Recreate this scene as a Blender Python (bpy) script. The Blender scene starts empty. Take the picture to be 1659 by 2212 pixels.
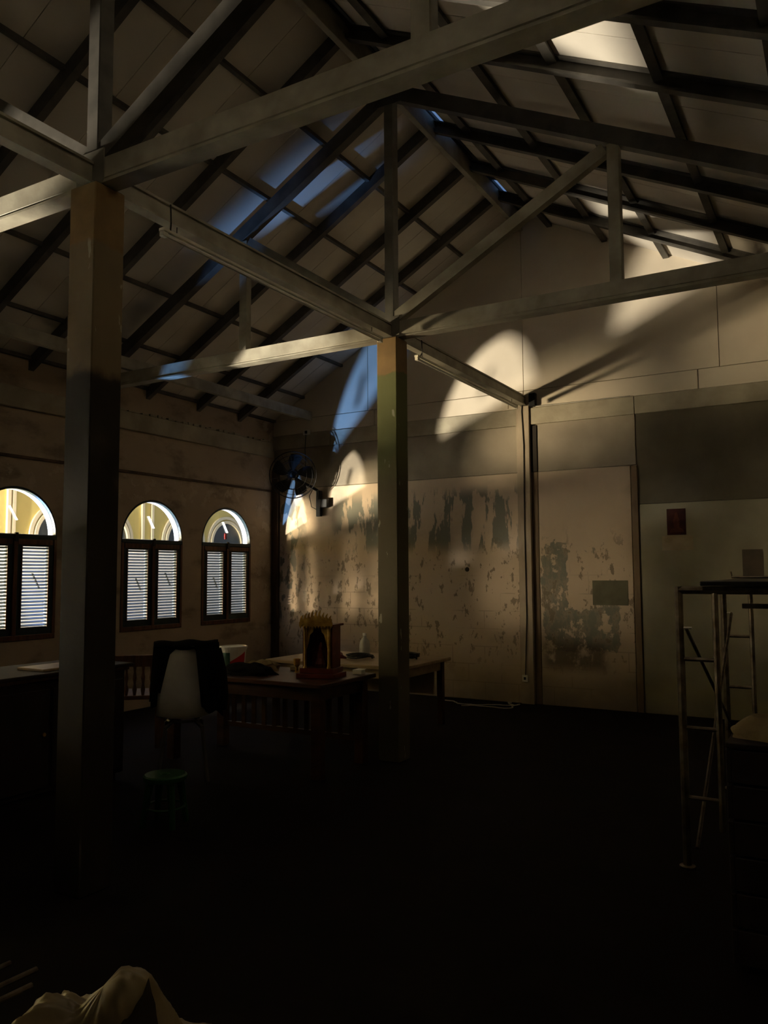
import bpy, bmesh, math, random
from mathutils import Vector, Matrix, noise
from mathutils.geometry import tessellate_polygon
random.seed(7)
R = math.radians
scene = bpy.context.scene
COL = scene.collection

# ------------------------------------------------------------------ camera
W, H = 1659, 2212
F_PX = 1723.36
YAW, PITCH, ROLL = R(30.133), R(4.409), R(-0.310)
CAM_POS = Vector((0, 0, 1.5))
_F = Vector((-math.sin(YAW) * math.cos(PITCH), math.cos(YAW) * math.cos(PITCH), math.sin(PITCH)))
_R = Vector((math.cos(YAW), math.sin(YAW), 0))
_U = _R.cross(_F)
_R2 = _R * math.cos(ROLL) + _U * math.sin(ROLL)
_U2 = -_R * math.sin(ROLL) + _U * math.cos(ROLL)
cam_data = bpy.data.cameras.new('camera')
cam = bpy.data.objects.new('camera', cam_data)
COL.objects.link(cam)
cam_data.sensor_fit = 'HORIZONTAL'
cam_data.sensor_width = 36.0
cam_data.lens = F_PX / W * 36.0
cam_data.clip_start = 0.05
cam.matrix_world = Matrix((( _R2.x, _U2.x, -_F.x, CAM_POS.x),
                           ( _R2.y, _U2.y, -_F.y, CAM_POS.y),
                           ( _R2.z, _U2.z, -_F.z, CAM_POS.z),
                           (0, 0, 0, 1)))
scene.camera = cam

# ------------------------------------------------------------------ world, lights, exposure
world = bpy.data.worlds.new('night_sky')
scene.world = world
world.use_nodes = True
_bg = world.node_tree.nodes['Background']
_bg.inputs['Color'].default_value = (0.20, 0.36, 0.70, 1)
_bg.inputs['Strength'].default_value = 0.22

def point(name, loc, power, color, radius):
    l = bpy.data.lights.new(name, 'POINT')
    l.energy = power
    l.color = color
    l.shadow_soft_size = radius
    o = bpy.data.objects.new(name, l)
    COL.objects.link(o)
    o.location = loc
    return o

WARM = (1.0, 0.87, 0.69)
# floodlights standing on the ground of the alley outside the arched windows
point('warm_flood_light', (-10.45, 0.60, 0.30), 4400, WARM, 0.09)
def spot(name, loc, power, color, radius, aim, size, blend):
    l = bpy.data.lights.new(name, 'SPOT')
    l.energy = power
    l.color = color
    l.shadow_soft_size = radius
    l.spot_size = size
    l.spot_blend = blend
    o = bpy.data.objects.new(name, l)
    COL.objects.link(o)
    o.location = loc
    o.rotation_euler = Vector(aim).to_track_quat('-Z', 'Y').to_euler()
    return o
spot('warm_wide_flood_light', (-10.90, 0.95, 0.95), 3300, (1.0, 0.79, 0.50), 0.38, (0.56, 0.80, 0.22), R(60), 0.35)
spot('cool_flood_light', (-8.20, 4.78, 0.60), 740, (0.20, 0.44, 1.0), 0.06, (1.02, 1.40, 0.92), R(80), 0.22)
# unseen fill lights added above the windows to brighten the house across the alley
for _y in (8.2, 11.6):
    point('alley_fill_light', (-7.55, _y, 3.30), 58, (1.0, 0.93, 0.74), 0.08)

scene.view_settings.view_transform = 'Standard'
scene.view_settings.look = 'None'
scene.view_settings.exposure = 1.22
scene.view_settings.gamma = 1.0
scene.view_settings.use_curve_mapping = False

# ------------------------------------------------------------------ measures of the place
XC = -3.241          # line of the columns under the ridge
CW = 0.188           # column width
Y1, Y2, YB = 2.684, 5.733, 8.891
ZT = 3.457           # top of the columns
XL = -6.962          # inner face of the left wall
XR = 0.98            # inner face of the right wall
YF = -2.2            # inner face of the wall behind the camera
SL, SR = 0.575, 0.50 # roof slopes
ZP = 5.80            # underside of the roof panels at the ridge
WIN_Y = [7.93, 6.654, 4.88, 3.63, 1.86, 0.58]

# ------------------------------------------------------------------ materials
def nt(name):
    m = bpy.data.materials.new(name)
    m.use_nodes = True
    t = m.node_tree
    return m, t, t.nodes, t.links, t.nodes['Principled BSDF']

def mat(name, c1, c2=None, scale=8.0, rough=0.7, metal=0.0, bump=0.15, stretch=(1, 1, 1), lo=0.35, hi=0.65, spec=0.3, detail=5):
    m, t, n, l, b = nt(name)
    b.inputs['Roughness'].default_value = rough
    b.inputs['Metallic'].default_value = metal
    b.inputs['Specular IOR Level'].default_value = spec
    c2 = c2 or tuple(x * 0.72 for x in c1)
    g = n.new('ShaderNodeNewGeometry')
    mp = n.new('ShaderNodeMapping')
    mp.inputs['Scale'].default_value = stretch
    l.new(g.outputs['Position'], mp.inputs['Vector'])
    nz = n.new('ShaderNodeTexNoise')
    nz.inputs['Scale'].default_value = scale
    nz.inputs['Detail'].default_value = detail
    l.new(mp.outputs['Vector'], nz.inputs['Vector'])
    rp = n.new('ShaderNodeValToRGB')
    rp.color_ramp.elements[0].position = lo
    rp.color_ramp.elements[1].position = hi
    rp.color_ramp.elements[0].color = (*c2, 1)
    rp.color_ramp.elements[1].color = (*c1, 1)
    l.new(nz.outputs['Fac'], rp.inputs['Fac'])
    l.new(rp.outputs['Color'], b.inputs['Base Color'])
    if bump:
        nb = n.new('ShaderNodeTexNoise')
        nb.inputs['Scale'].default_value = scale * 6
        nb.inputs['Detail'].default_value = 3
        l.new(mp.outputs['Vector'], nb.inputs['Vector'])
        bp = n.new('ShaderNodeBump')
        bp.inputs['Strength'].default_value = bump
        bp.inputs['Distance'].default_value = 0.01
        l.new(nb.outputs['Fac'], bp.inputs['Height'])
        l.new(bp.outputs['Normal'], b.inputs['Normal'])
    return m

class NG:
    """small helper to write node maths"""
    def __init__(s, name):
        s.m, s.t, s.n, s.l, s.b = nt(name)
        s.g = s.n.new('ShaderNodeNewGeometry')
        s.sep = s.n.new('ShaderNodeSeparateXYZ')
        s.l.new(s.g.outputs['Position'], s.sep.inputs[0])
        s.pos = s.g.outputs['Position']
        s.x, s.y, s.z = s.sep.outputs
    def f(s, op, a, b=None, clamp=False):
        k = s.n.new('ShaderNodeMath'); k.operation = op; k.use_clamp = clamp
        for i, v in enumerate((a, b)):
            if v is None: continue
            if isinstance(v, (int, float)): k.inputs[i].default_value = v
            else: s.l.new(v, k.inputs[i])
        return k.outputs[0]
    def noise(s, scale, stretch=(1, 1, 1), detail=5, off=(0, 0, 0), rough=0.5):
        mp = s.n.new('ShaderNodeMapping'); mp.inputs['Scale'].default_value = stretch; mp.inputs['Location'].default_value = off
        s.l.new(s.pos, mp.inputs['Vector'])
        k = s.n.new('ShaderNodeTexNoise'); k.inputs['Scale'].default_value = scale; k.inputs['Detail'].default_value = detail
        k.inputs['Roughness'].default_value = rough
        s.l.new(mp.outputs[0], k.inputs['Vector'])
        return k.outputs['Fac']
    def step(s, v, a, b):
        k = s.n.new('ShaderNodeMapRange'); k.interpolation_type = 'SMOOTHSTEP'
        k.inputs['From Min'].default_value = a; k.inputs['From Max'].default_value = b
        s.l.new(v, k.inputs['Value'])
        return k.outputs[0]
    def band(s, v, a, b, soft):
        return s.f('MULTIPLY', s.step(v, a - soft, a + soft), s.step(v, b + soft, b - soft))
    def mix(s, fac, a, b):
        k = s.n.new('ShaderNodeMix'); k.data_type = 'RGBA'
        if isinstance(fac, (int, float)): k.inputs[0].default_value = fac
        else: s.l.new(fac, k.inputs[0])
        for i, v in ((6, a), (7, b)):
            if isinstance(v, tuple): k.inputs[i].default_value = (*v, 1)
            else: s.l.new(v, k.inputs[i])
        return k.outputs[2]
    def finish(s, col, rough=0.85, height=None, bump=0.3, dist=0.008, spec=0.2):
        s.l.new(col, s.b.inputs['Base Color'])
        s.b.inputs['Roughness'].default_value = rough
        s.b.inputs['Specular IOR Level'].default_value = spec
        if height is not None:
            bp = s.n.new('ShaderNodeBump'); bp.inputs['Strength'].default_value = bump; bp.inputs['Distance'].default_value = dist
            s.l.new(height, bp.inputs['Height']); s.l.new(bp.outputs[0], s.b.inputs['Normal'])
        return s.m

def make_peeling():
    g = NG('peeling_plaster')
    streak = g.noise(1.0, (6.5, 6.5, 1.5), 6, (3.1, 0, 1.7), 0.62)
    zone_hi = g.band(g.z, 1.80, 2.50, 0.10)
    right_bay = g.band(g.x, -5.9, -3.30, 0.12)
    big = g.f('MULTIPLY', g.step(streak, 0.50, 0.53), g.f('MULTIPLY', zone_hi, right_bay))
    fleck = g.noise(1.0, (13, 13, 7), 6, (1, 0, 4), 0.65)
    zone_lo = g.band(g.z, 0.45, 1.85, 0.25)
    small = g.f('MULTIPLY', g.step(fleck, 0.57, 0.60), zone_lo)
    pl = g.noise(1.0, (4.5, 4.5, 3.6), 7, (0.4, 0, 8.2), 0.66)
    low = g.f('MULTIPLY', g.band(g.x, -3.06, -2.16, 0.07), g.band(g.z, 0.60, 1.14, 0.10))
    side = g.f('MULTIPLY', g.band(g.x, -3.06, -2.74, 0.06), g.band(g.z, 1.0, 1.90, 0.10))
    smear = g.f('MULTIPLY', g.band(g.x, -2.60, -2.25, 0.07), g.band(g.z, 1.70, 1.90, 0.05))
    reg = g.f('MAXIMUM', g.f('MAXIMUM', low, side), g.f('MULTIPLY', smear, 0.8))
    grey2 = g.step(g.f('ADD', pl, g.f('MULTIPLY', reg, 0.30)), 0.72, 0.765)
    corner = g.f('MULTIPLY', g.step(g.noise(1.0, (9, 9, 4), 6, (7, 0, 2)), 0.52, 0.56), g.f('MULTIPLY', g.step(g.x, -6.2, -6.7), g.band(g.z, 0.8, 2.6, 0.2)))
    base = g.mix(g.noise(2.2, detail=4), (0.54, 0.43, 0.32), (0.65, 0.535, 0.415))
    stain = g.step(g.noise(1.3, (1, 1, 1.6), 5, (5, 0, 5)), 0.52, 0.72)
    base = g.mix(g.f('MULTIPLY', stain, 0.45), base, (0.26, 0.21, 0.15))
    foot_tone = g.f('MULTIPLY', g.step(g.z, 0.75, 0.05), g.noise(2.0, detail=6, off=(2, 2, 2)))  # darker towards the foot of the wall, broken by noise
    base = g.mix(foot_tone, base, (0.12, 0.10, 0.075))
    br = g.n.new('ShaderNodeTexBrick')
    mp = g.n.new('ShaderNodeMapping'); mp.inputs['Rotation'].default_value = (R(90), 0, 0)
    g.l.new(g.pos, mp.inputs['Vector']); g.l.new(mp.outputs[0], br.inputs['Vector'])
    br.inputs['Scale'].default_value = 1.0; br.inputs['Brick Width'].default_value = 0.42; br.inputs['Row Height'].default_value = 0.21
    br.inputs['Mortar Size'].default_value = 0.006
    mort = g.f('MULTIPLY', g.f('MULTIPLY', br.outputs['Fac'], g.step(g.noise(3.0, off=(9, 1, 3)), 0.45, 0.6)), g.step(g.z, 1.7, 1.2))
    base = g.mix(g.f('MULTIPLY', mort, 0.42), base, (0.2, 0.16, 0.12))
    allm = g.f('MAXIMUM', g.f('MAXIMUM', big, grey2), corner)
    col = g.mix(allm, base, (0.215, 0.215, 0.18))
    col = g.mix(g.f('MULTIPLY', grey2, g.step(fleck, 0.42, 0.60)), col, (0.33, 0.285, 0.22))
    smut = g.f('MULTIPLY', g.f('MULTIPLY', g.band(g.x, -3.06, -2.35, 0.08), g.band(g.z, 0.42, 0.72, 0.08)), g.step(pl, 0.36, 0.5))
    col = g.mix(g.f('MULTIPLY', smut, 0.8), col, (0.10, 0.08, 0.06))
    col = g.mix(g.f('MULTIPLY', small, 0.75), col, (0.17, 0.135, 0.095))
    h = g.f('ADD', g.f('MULTIPLY', g.f('MAXIMUM', allm, small), -1.0), g.f('MULTIPLY', g.noise(30, detail=3), 0.3))
    return g.finish(col, 0.85, h, 0.5, 0.006)

def make_left_plaster():
    g = NG('mouldy_plaster')
    base = g.mix(g.noise(1.5, detail=5), (0.34, 0.265, 0.19), (0.50, 0.40, 0.295))
    mould = g.step(g.noise(1.0, (1.6, 1.6, 3.2), 6, (3, 3, 3), 0.6), 0.50, 0.68)
    col = g.mix(g.f('MULTIPLY', mould, 0.6), base, (0.12, 0.095, 0.07))
    chip = g.f('MULTIPLY', g.step(g.noise(6.0, detail=6, off=(1, 4, 1), rough=0.65), 0.54, 0.57), g.f('MAXIMUM', g.band(g.z, 2.35, 2.68, 0.06), g.step(g.y, 8.35, 8.75)))
    col = g.mix(g.f('MULTIPLY', chip, 0.6), col, (0.52, 0.43, 0.33))
    h = g.f('ADD', chip, g.f('MULTIPLY', g.noise(25, detail=4), 0.4))
    return g.finish(col, 0.88, h, 0.45, 0.008)

def make_column(name, green, dark_z=-1.0):
    g = NG(name)
    edge = g.f('ADD', g.z, g.f('MULTIPLY', g.noise(9, detail=4), 0.12))
    top = g.step(edge, 3.20, 3.23)
    lower = g.mix(g.noise(4, (1, 1, 0.25), 5), green, tuple(c * 0.62 for c in green))
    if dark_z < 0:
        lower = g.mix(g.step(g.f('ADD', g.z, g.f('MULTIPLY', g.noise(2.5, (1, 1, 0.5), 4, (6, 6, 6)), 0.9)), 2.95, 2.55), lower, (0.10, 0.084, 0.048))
    upper = g.mix(g.noise(9, detail=5), (0.30, 0.19, 0.075), (0.17, 0.11, 0.05))
    chips = g.step(g.noise(14, (1, 1, 0.4), 5, (3, 1, 2)), 0.66, 0.69)
    lower = g.mix(g.f('MULTIPLY', chips, 0.6), lower, (0.45, 0.43, 0.33))
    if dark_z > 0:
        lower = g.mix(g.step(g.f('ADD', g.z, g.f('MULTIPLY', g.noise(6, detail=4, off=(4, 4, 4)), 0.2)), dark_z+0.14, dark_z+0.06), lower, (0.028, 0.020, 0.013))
    col = g.mix(top, lower, upper)
    return g.finish(col, 0.7, g.f('ADD', g.noise(18, detail=5), g.f('MULTIPLY', top, -0.6)), 0.35, 0.006)

M = {}
M['peel'] = make_peeling()
M['left'] = make_left_plaster()
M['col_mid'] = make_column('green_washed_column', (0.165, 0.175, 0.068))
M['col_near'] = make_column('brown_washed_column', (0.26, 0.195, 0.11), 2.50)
M['band'] = mat('upper_wall_plaster', (0.36, 0.31, 0.235), (0.25, 0.215, 0.165), 2.5)
M['grimy'] = mat('grimy_wall_plaster', (0.15, 0.13, 0.085), (0.10, 0.086, 0.058), 2.0)
M['greywall'] = mat('grey_green_paint', (0.34, 0.315, 0.225), (0.26, 0.24, 0.17), 2.2)
M['beam_plaster'] = mat('concrete_beam', (0.42, 0.375, 0.28), (0.27, 0.235, 0.17), 3.0, bump=0.3)
M['pilaster'] = mat('worn_pilaster_plaster', (0.48, 0.40, 0.30), (0.30, 0.24, 0.175), 4.0, bump=0.35, stretch=(1, 1, 0.4))
M['gable'] = mat('fibre_cement_board', (0.68, 0.60, 0.48), (0.59, 0.515, 0.405), 1.6, bump=0.05)
M['panel'] = mat('roof_lining_board', (0.68, 0.63, 0.55), (0.60, 0.55, 0.48), 2.0, bump=0.05)
M['steel'] = mat('grey_painted_steel', (0.21, 0.20, 0.165), (0.13, 0.12, 0.10), 6.0, rough=0.5, stretch=(1, 1, 1), bump=0.08, spec=0.4)
M['truss'] = mat('worn_cream_steel', (0.40, 0.37, 0.29), (0.25, 0.225, 0.17), 5.0, rough=0.5, bump=0.1, spec=0.4)
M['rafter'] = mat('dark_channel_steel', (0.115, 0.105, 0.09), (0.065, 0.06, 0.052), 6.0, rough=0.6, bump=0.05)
M['floor'] = mat('dark_red_floor', (0.010, 0.0055, 0.0045), (0.006, 0.0035, 0.003), 3.0, rough=0.8, spec=0.1)
M['wood_dark'] = mat('dark_stained_wood', (0.022, 0.011, 0.007), (0.012, 0.006, 0.004), 7.0, rough=0.65, stretch=(1, 1, 0.15))
M['wood_frame'] = mat('brown_window_wood', (0.15, 0.062, 0.028), (0.07, 0.03, 0.015), 9.0, rough=0.5, stretch=(3, 3, 0.3))
M['teal'] = mat('dark_teal_paint', (0.022, 0.040, 0.046), (0.014, 0.026, 0.030), 9.0, rough=0.5)
M['slat'] = mat('blue_grey_louvre', (0.13, 0.16, 0.19), (0.09, 0.115, 0.14), 12.0, rough=0.5, bump=0)
M['post_brown'] = mat('old_brown_post', (0.13, 0.085, 0.05), (0.06, 0.04, 0.024), 6.0, stretch=(1, 1, 0.2), bump=0.3)
M['post_tan'] = mat('faded_brown_post', (0.26, 0.185, 0.115), (0.15, 0.105, 0.065), 6.0, stretch=(1, 1, 0.2), bump=0.3)
M['slot'] = mat('recess_black', (0.035, 0.026, 0.018), (0.018, 0.013, 0.009), 6.0, stretch=(1, 1, 0.2))  # black stands in for shade inside the recess and the wall hole
M['black'] = mat('black_plastic', (0.012, 0.012, 0.013), None, 20, rough=0.4, bump=0)
M['black_cloth'] = mat('black_cloth', (0.009, 0.008, 0.008), None, 40, rough=0.95, bump=0.2, spec=0.05)
M['white_plastic'] = mat('white_plastic', (0.80, 0.77, 0.70), (0.72, 0.69, 0.62), 10, rough=0.45, bump=0)
M['white_metal'] = mat('white_enamel', (0.72, 0.68, 0.56), (0.60, 0.56, 0.45), 10, rough=0.35, bump=0)
M['chrome'] = mat('worn_chrome', (0.55, 0.52, 0.45), (0.32, 0.29, 0.24), 12, rough=0.28, metal=1.0, bump=0)
M['rusty'] = mat('dull_galvanised_tube', (0.24, 0.20, 0.15), (0.10, 0.075, 0.05), 14, rough=0.36, metal=0.85, bump=0.1)
M['green_plastic'] = mat('green_plastic', (0.012, 0.075, 0.014), (0.009, 0.05, 0.010), 10, rough=0.4, bump=0)
M['table_tan'] = mat('tan_laminate', (0.40, 0.29, 0.17), (0.30, 0.21, 0.12), 5, rough=0.4, stretch=(0.3, 3, 3))
M['table_red'] = mat('red_brown_wood', (0.075, 0.030, 0.014), (0.04, 0.016, 0.008), 6, rough=0.38, stretch=(0.3, 3, 3))
M['gold'] = mat('dull_gold_paint', (0.58, 0.36, 0.08), (0.34, 0.19, 0.03), 16, rough=0.4, metal=0.5, bump=0.3)
M['red_lacquer'] = mat('dark_red_lacquer', (0.16, 0.028, 0.014), (0.09, 0.015, 0.008), 9, rough=0.35)
M['red'] = mat('red_print', (0.50, 0.02, 0.015), (0.38, 0.015, 0.01), 9, rough=0.5, bump=0)
M['green_print'] = mat('dark_green_print', (0.02, 0.07, 0.035), None, 9, rough=0.5, bump=0)
M['tan_cloth'] = mat('tan_cloth', (0.27, 0.21, 0.105), (0.17, 0.125, 0.06), 10, rough=0.9, bump=0.3)
M['sack'] = mat('beige_plastic_sack', (0.30, 0.235, 0.125), (0.19, 0.145, 0.075), 5, rough=0.36, bump=0.25, spec=0.5)
M['sack_dark'] = mat('dark_opening_cloth', (0.04, 0.026, 0.016), None, 8, rough=0.9)
M['paper'] = mat('yellowed_paper', (0.40, 0.33, 0.22), (0.31, 0.25, 0.16), 9, rough=0.8, bump=0)
M['poster_red'] = mat('dark_red_poster', (0.06, 0.008, 0.006), (0.03, 0.005, 0.004), 12, rough=0.5, bump=0)
M['poster_orange'] = mat('orange_brown_print', (0.10, 0.028, 0.011), (0.06, 0.014, 0.007), 12, rough=0.5, bump=0)
M['board_green'] = mat('grey_green_board', (0.15, 0.14, 0.085), (0.10, 0.095, 0.06), 6, rough=0.6, bump=0)
M['board_dark'] = mat('dark_brown_notice', (0.10, 0.075, 0.05), (0.065, 0.05, 0.035), 6, rough=0.6, bump=0)
M['cable'] = mat('off_white_cable', (0.50, 0.47, 0.40), None, 9, rough=0.5, bump=0)
M['cable_dark'] = mat('dark_cable', (0.03, 0.028, 0.025), None, 9, rough=0.5, bump=0)
M['clear'] = mat('cloudy_plastic', (0.55, 0.55, 0.52), None, 9, rough=0.3, bump=0)
M['yellow_wall'] = mat('yellow_house_paint', (0.56, 0.47, 0.17), (0.50, 0.42, 0.15), 1.5, rough=0.8)
M['white_wall'] = mat('white_house_paint', (0.80, 0.80, 0.76), (0.72, 0.72, 0.68), 1.5, rough=0.8)
M['cream_trim'] = mat('cream_trim_paint', (0.62, 0.57, 0.42), (0.55, 0.50, 0.36), 2, rough=0.8)
M['alley_window'] = mat('dark_house_window', (0.06, 0.065, 0.06), (0.04, 0.045, 0.04), 4, rough=0.15, bump=0, spec=0.5)
M['alley_ground'] = mat('alley_concrete', (0.34, 0.32, 0.28), (0.26, 0.24, 0.21), 2, rough=0.8)
M['reveal'] = mat('white_reveal_paint', (0.46, 0.48, 0.50), (0.40, 0.42, 0.44), 4, rough=0.7, bump=0)
M['roof_sheet'] = mat('roof_sheet', (0.10, 0.10, 0.10), None, 3)

def make_glass():
    m, t, n, l, b = nt('window_glass')
    out = n['Material Output']
    tr = n.new('ShaderNodeBsdfTransparent'); tr.inputs[0].default_value = (0.96, 0.97, 0.96, 1)
    gl = n.new('ShaderNodeBsdfGlossy'); gl.inputs['Roughness'].default_value = 0.02
    mx = n.new('ShaderNodeMixShader'); mx.inputs[0].default_value = 0.05
    l.new(tr.outputs[0], mx.inputs[1]); l.new(gl.outputs[0], mx.inputs[2]); l.new(mx.outputs[0], out.inputs['Surface'])
    return m
M['glass'] = make_glass()

# ------------------------------------------------------------------ mesh helpers
OFF = {}
def tag(o, label=None, cat=None, group=None, kind=None):
    if label: o['label'] = label
    if cat: o['category'] = cat
    if group: o['group'] = group
    if kind: o['kind'] = kind
    return o

def empty(name, loc, rz=0.0):
    o = bpy.data.objects.new(name, None)
    COL.objects.link(o)
    o.location = loc
    o.rotation_euler.z = rz
    o.empty_display_size = 0.1
    OFF[o] = Vector(loc)
    return o

class MB:
    def __init__(s):
        s.v = []; s.f = []
    def add(s, vs, fs):
        k = len(s.v)
        s.v += [Vector(p) for p in vs]
        s.f += [tuple(i + k for i in f) for f in fs]
        return s
    def box(s, lo, hi):
        x0, y0, z0 = lo; x1, y1, z1 = hi
        return s.add([(x0,y0,z0),(x1,y0,z0),(x1,y1,z0),(x0,y1,z0),(x0,y0,z1),(x1,y0,z1),(x1,y1,z1),(x0,y1,z1)],
                     [(0,3,2,1),(4,5,6,7),(0,1,5,4),(1,2,6,5),(2,3,7,6),(3,0,4,7)])
    def sweep(s, p0, p1, prof, up=(0, 0, 1)):
        """closed 2D profile (side, up) swept from p0 to p1"""
        p0, p1 = Vector(p0), Vector(p1)
        d = (p1 - p0).normalized(); side = d.cross(Vector(up)).normalized(); u = side.cross(d)
        n = len(prof)
        vs = [p0 + side * a + u * b for a, b in prof] + [p1 + side * a + u * b for a, b in prof]
        fs = [(i, (i + 1) % n, n + (i + 1) % n, n + i) for i in range(n)]
        fs += [tuple(reversed(range(n))), tuple(range(n, 2 * n))]
        return s.add(vs, fs)
    def bar(s, p0, p1, w, h, up=(0, 0, 1)):
        return s.sweep(p0, p1, [(-w/2,-h/2),(w/2,-h/2),(w/2,h/2),(-w/2,h/2)], up)
    def tube(s, pts, r, n=8, caps=True):
        pts = [Vector(p) for p in pts]; rings = []
        prev = None
        for i, p in enumerate(pts):
            d = (pts[min(i+1, len(pts)-1)] - pts[max(i-1, 0)]).normalized()
            if prev is None:
                a = Vector((0, 0, 1)) if abs(d.z) < 0.9 else Vector((1, 0, 0))
                sd = d.cross(a).normalized()
            else:
                sd = (prev - d * prev.dot(d)).normalized()
            prev = sd; u = d.cross(sd)
            rr = r[i] if isinstance(r, (list, tuple)) else r
            rings.append([p + (sd * math.cos(2*math.pi*k/n) + u * math.sin(2*math.pi*k/n)) * rr for k in range(n)])
        vs = [v for rg in rings for v in rg]; fs = []
        for i in range(len(pts) - 1):
            for k in range(n):
                fs.append((i*n+k, i*n+(k+1) % n, (i+1)*n+(k+1) % n, (i+1)*n+k))
        if caps:
            fs += [tuple(reversed(range(n))), tuple(range((len(pts)-1)*n, len(pts)*n))]
        return s.add(vs, fs)
    def ring(s, c, nrm, rad, r, n=28, m=5):
        c = Vector(c); nrm = Vector(nrm).normalized()
        a = nrm.cross(Vector((0, 0, 1)))
        a = a.normalized() if a.length > 1e-3 else Vector((1, 0, 0))
        b = nrm.cross(a); vs = []; fs = []
        for i in range(n):
            t = 2*math.pi*i/n; rd = a*math.cos(t) + b*math.sin(t)
            for k in range(m):
                ph = 2*math.pi*k/m
                vs.append(c + rd*(rad + r*math.cos(ph)) + nrm*(r*math.sin(ph)))
        for i in range(n):
            for k in range(m):
                fs.append((i*m+k, ((i+1) % n)*m+k, ((i+1) % n)*m+(k+1) % m, i*m+(k+1) % m))
        return s.add(vs, fs)
    def lathe(s, c, prof, n=20, axis=(0, 0, 1)):
        c = Vector(c); ax = Vector(axis).normalized()
        a = ax.cross(Vector((0, 1, 0))); a = a.normalized() if a.length > 1e-3 else Vector((1, 0, 0))
        b = ax.cross(a); vs = []; fs = []
        for rr, z in prof:
            for k in range(n):
                t = 2*math.pi*k/n
                vs.append(c + ax*z + (a*math.cos(t) + b*math.sin(t))*rr)
        for i in range(len(prof)-1):
            for k in range(n):
                fs.append((i*n+k, i*n+(k+1) % n, (i+1)*n+(k+1) % n, (i+1)*n+k))
        fs += [tuple(reversed(range(n))), tuple(range((len(prof)-1)*n, len(prof)*n))]
        return s.add(vs, fs)
    def prism(s, pts, d):
        """polygon (3D, planar) extruded by vector d"""
        d = Vector(d); n = len(pts); pts = [Vector(p) for p in pts]
        vs = pts + [p + d for p in pts]
        return s.add(vs, [tuple(range(n)), tuple(reversed(range(n, 2*n)))] + [(i, n+i, n+(i+1) % n, (i+1) % n) for i in range(n)])
    def grid(s, fn, nu, nv, thick=0.0, closed_u=False):
        vs = [Vector(fn(i/nu, j/nv)) for j in range(nv+1) for i in range(nu+1)]
        fs = [(j*(nu+1)+i, j*(nu+1)+i+1, (j+1)*(nu+1)+i+1, (j+1)*(nu+1)+i) for j in range(nv) for i in range(nu)]
        return s.add(vs, fs)
    def build(s, name, m, parent=None, local=False, smooth=False, bevel=0.0, solid=0.0, subsurf=0):
        off = OFF.get(parent, Vector((0, 0, 0))) if (parent and not local) else Vector((0, 0, 0))
        me = bpy.data.meshes.new(name)
        me.from_pydata([tuple(p - off) for p in s.v], [], s.f)
        bm = bmesh.new(); bm.from_mesh(me)
        bmesh.ops.recalc_face_normals(bm, faces=bm.faces)
        if bevel:
            bmesh.ops.bevel(bm, geom=[e for e in bm.edges], offset=bevel, segments=1, affect='EDGES')
        bm.to_mesh(me); bm.free()
        me.materials.append(M[m])
        if smooth:
            for p in me.polygons: p.use_smooth = True
        o = bpy.data.objects.new(name, me)
        COL.objects.link(o)
        if parent: o.parent = parent
        OFF[o] = OFF.get(parent, Vector((0, 0, 0))).copy()
        if solid:
            md = o.modifiers.new('solidify', 'SOLIDIFY'); md.thickness = solid; md.offset = 0
        if subsurf:
            md = o.modifiers.new('subdivision', 'SUBSURF'); md.levels = subsurf; md.render_levels = subsurf
        return o

def share(src, loc, parent, rot=None):
    """another piece with the same mesh; loc in world coordinates"""
    o = bpy.data.objects.new(src.name.split('.')[0], src.data)
    COL.objects.link(o); o.parent = parent
    o.location = Vector(loc) - OFF.get(parent, Vector((0, 0, 0)))
    if rot: o.rotation_euler = rot
    OFF[o] = Vector(loc)
    return o

def struct(o):
    o['kind'] = 'structure'; return o

# ------------------------------------------------------------------ floor, ground, plain walls
struct(MB().box((XL-0.12, YF-0.1, -0.12), (XR+0.12, YB+0.25, 0)).build('floor', 'floor'))
struct(MB().box((-16, -8, -0.30), (XL-0.12, 24, -0.10)).build('alley_ground', 'alley_ground'))
struct(MB().box((XR, YF, 0), (XR+0.15, YB, 3.75)).build('wall_right', 'gable'))

def zroof(x):
    return ZP - (SL if x < XC else SR) * abs(x - XC)

def gable_poly(y, z0, x0, x1, up=0.0):
    pts = [(x0, y, z0), (x1, y, z0), (x1, y, zroof(x1)+up)]
    if x0 < XC < x1: pts.append((XC, y, ZP+up))
    pts.append((x0, y, zroof(x0)+up))
    return pts

struct(MB().prism(gable_poly(YF, 0, XL-0.1, XR+0.1, 0.05), (0, -0.12, 0)).build('wall_front', 'grimy'))

# back wall: masonry core, then bands, beam, posts and boards standing proud of it
wb = struct(MB().prism(gable_poly(YB+0.02, 0, XL-0.1, XR+0.1, 0.06), (0, 0.16, 0)).build('wall_back', 'band'))
def proud(name, m, x0, x1, z0, z1, d, bevel=0.004):
    return MB().box((x0, YB-d, z0), (x1, YB+0.03, z1)).build(name, m, wb, bevel=bevel)
# lower plaster fields
proud('plaster_field', 'peel', -6.84, -3.325, 0.0, 2.672, 0.012)
proud('plaster_field', 'peel', -3.08, -2.028, 0.0, 2.668, 0.006)
proud('plaster_field', 'greywall', -1.942, XR, 0.0, 2.235, 0.006)
proud('plaster_field', 'grimy', -1.955, XR, 2.24, 3.235, 0.0)
proud('plaster_field', 'band', -3.08, -1.965, 2.675, 3.235, 0.0)
proud('plaster_field', 'band', -6.90, -3.325, 2.68, 3.235, 0.0)
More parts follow.
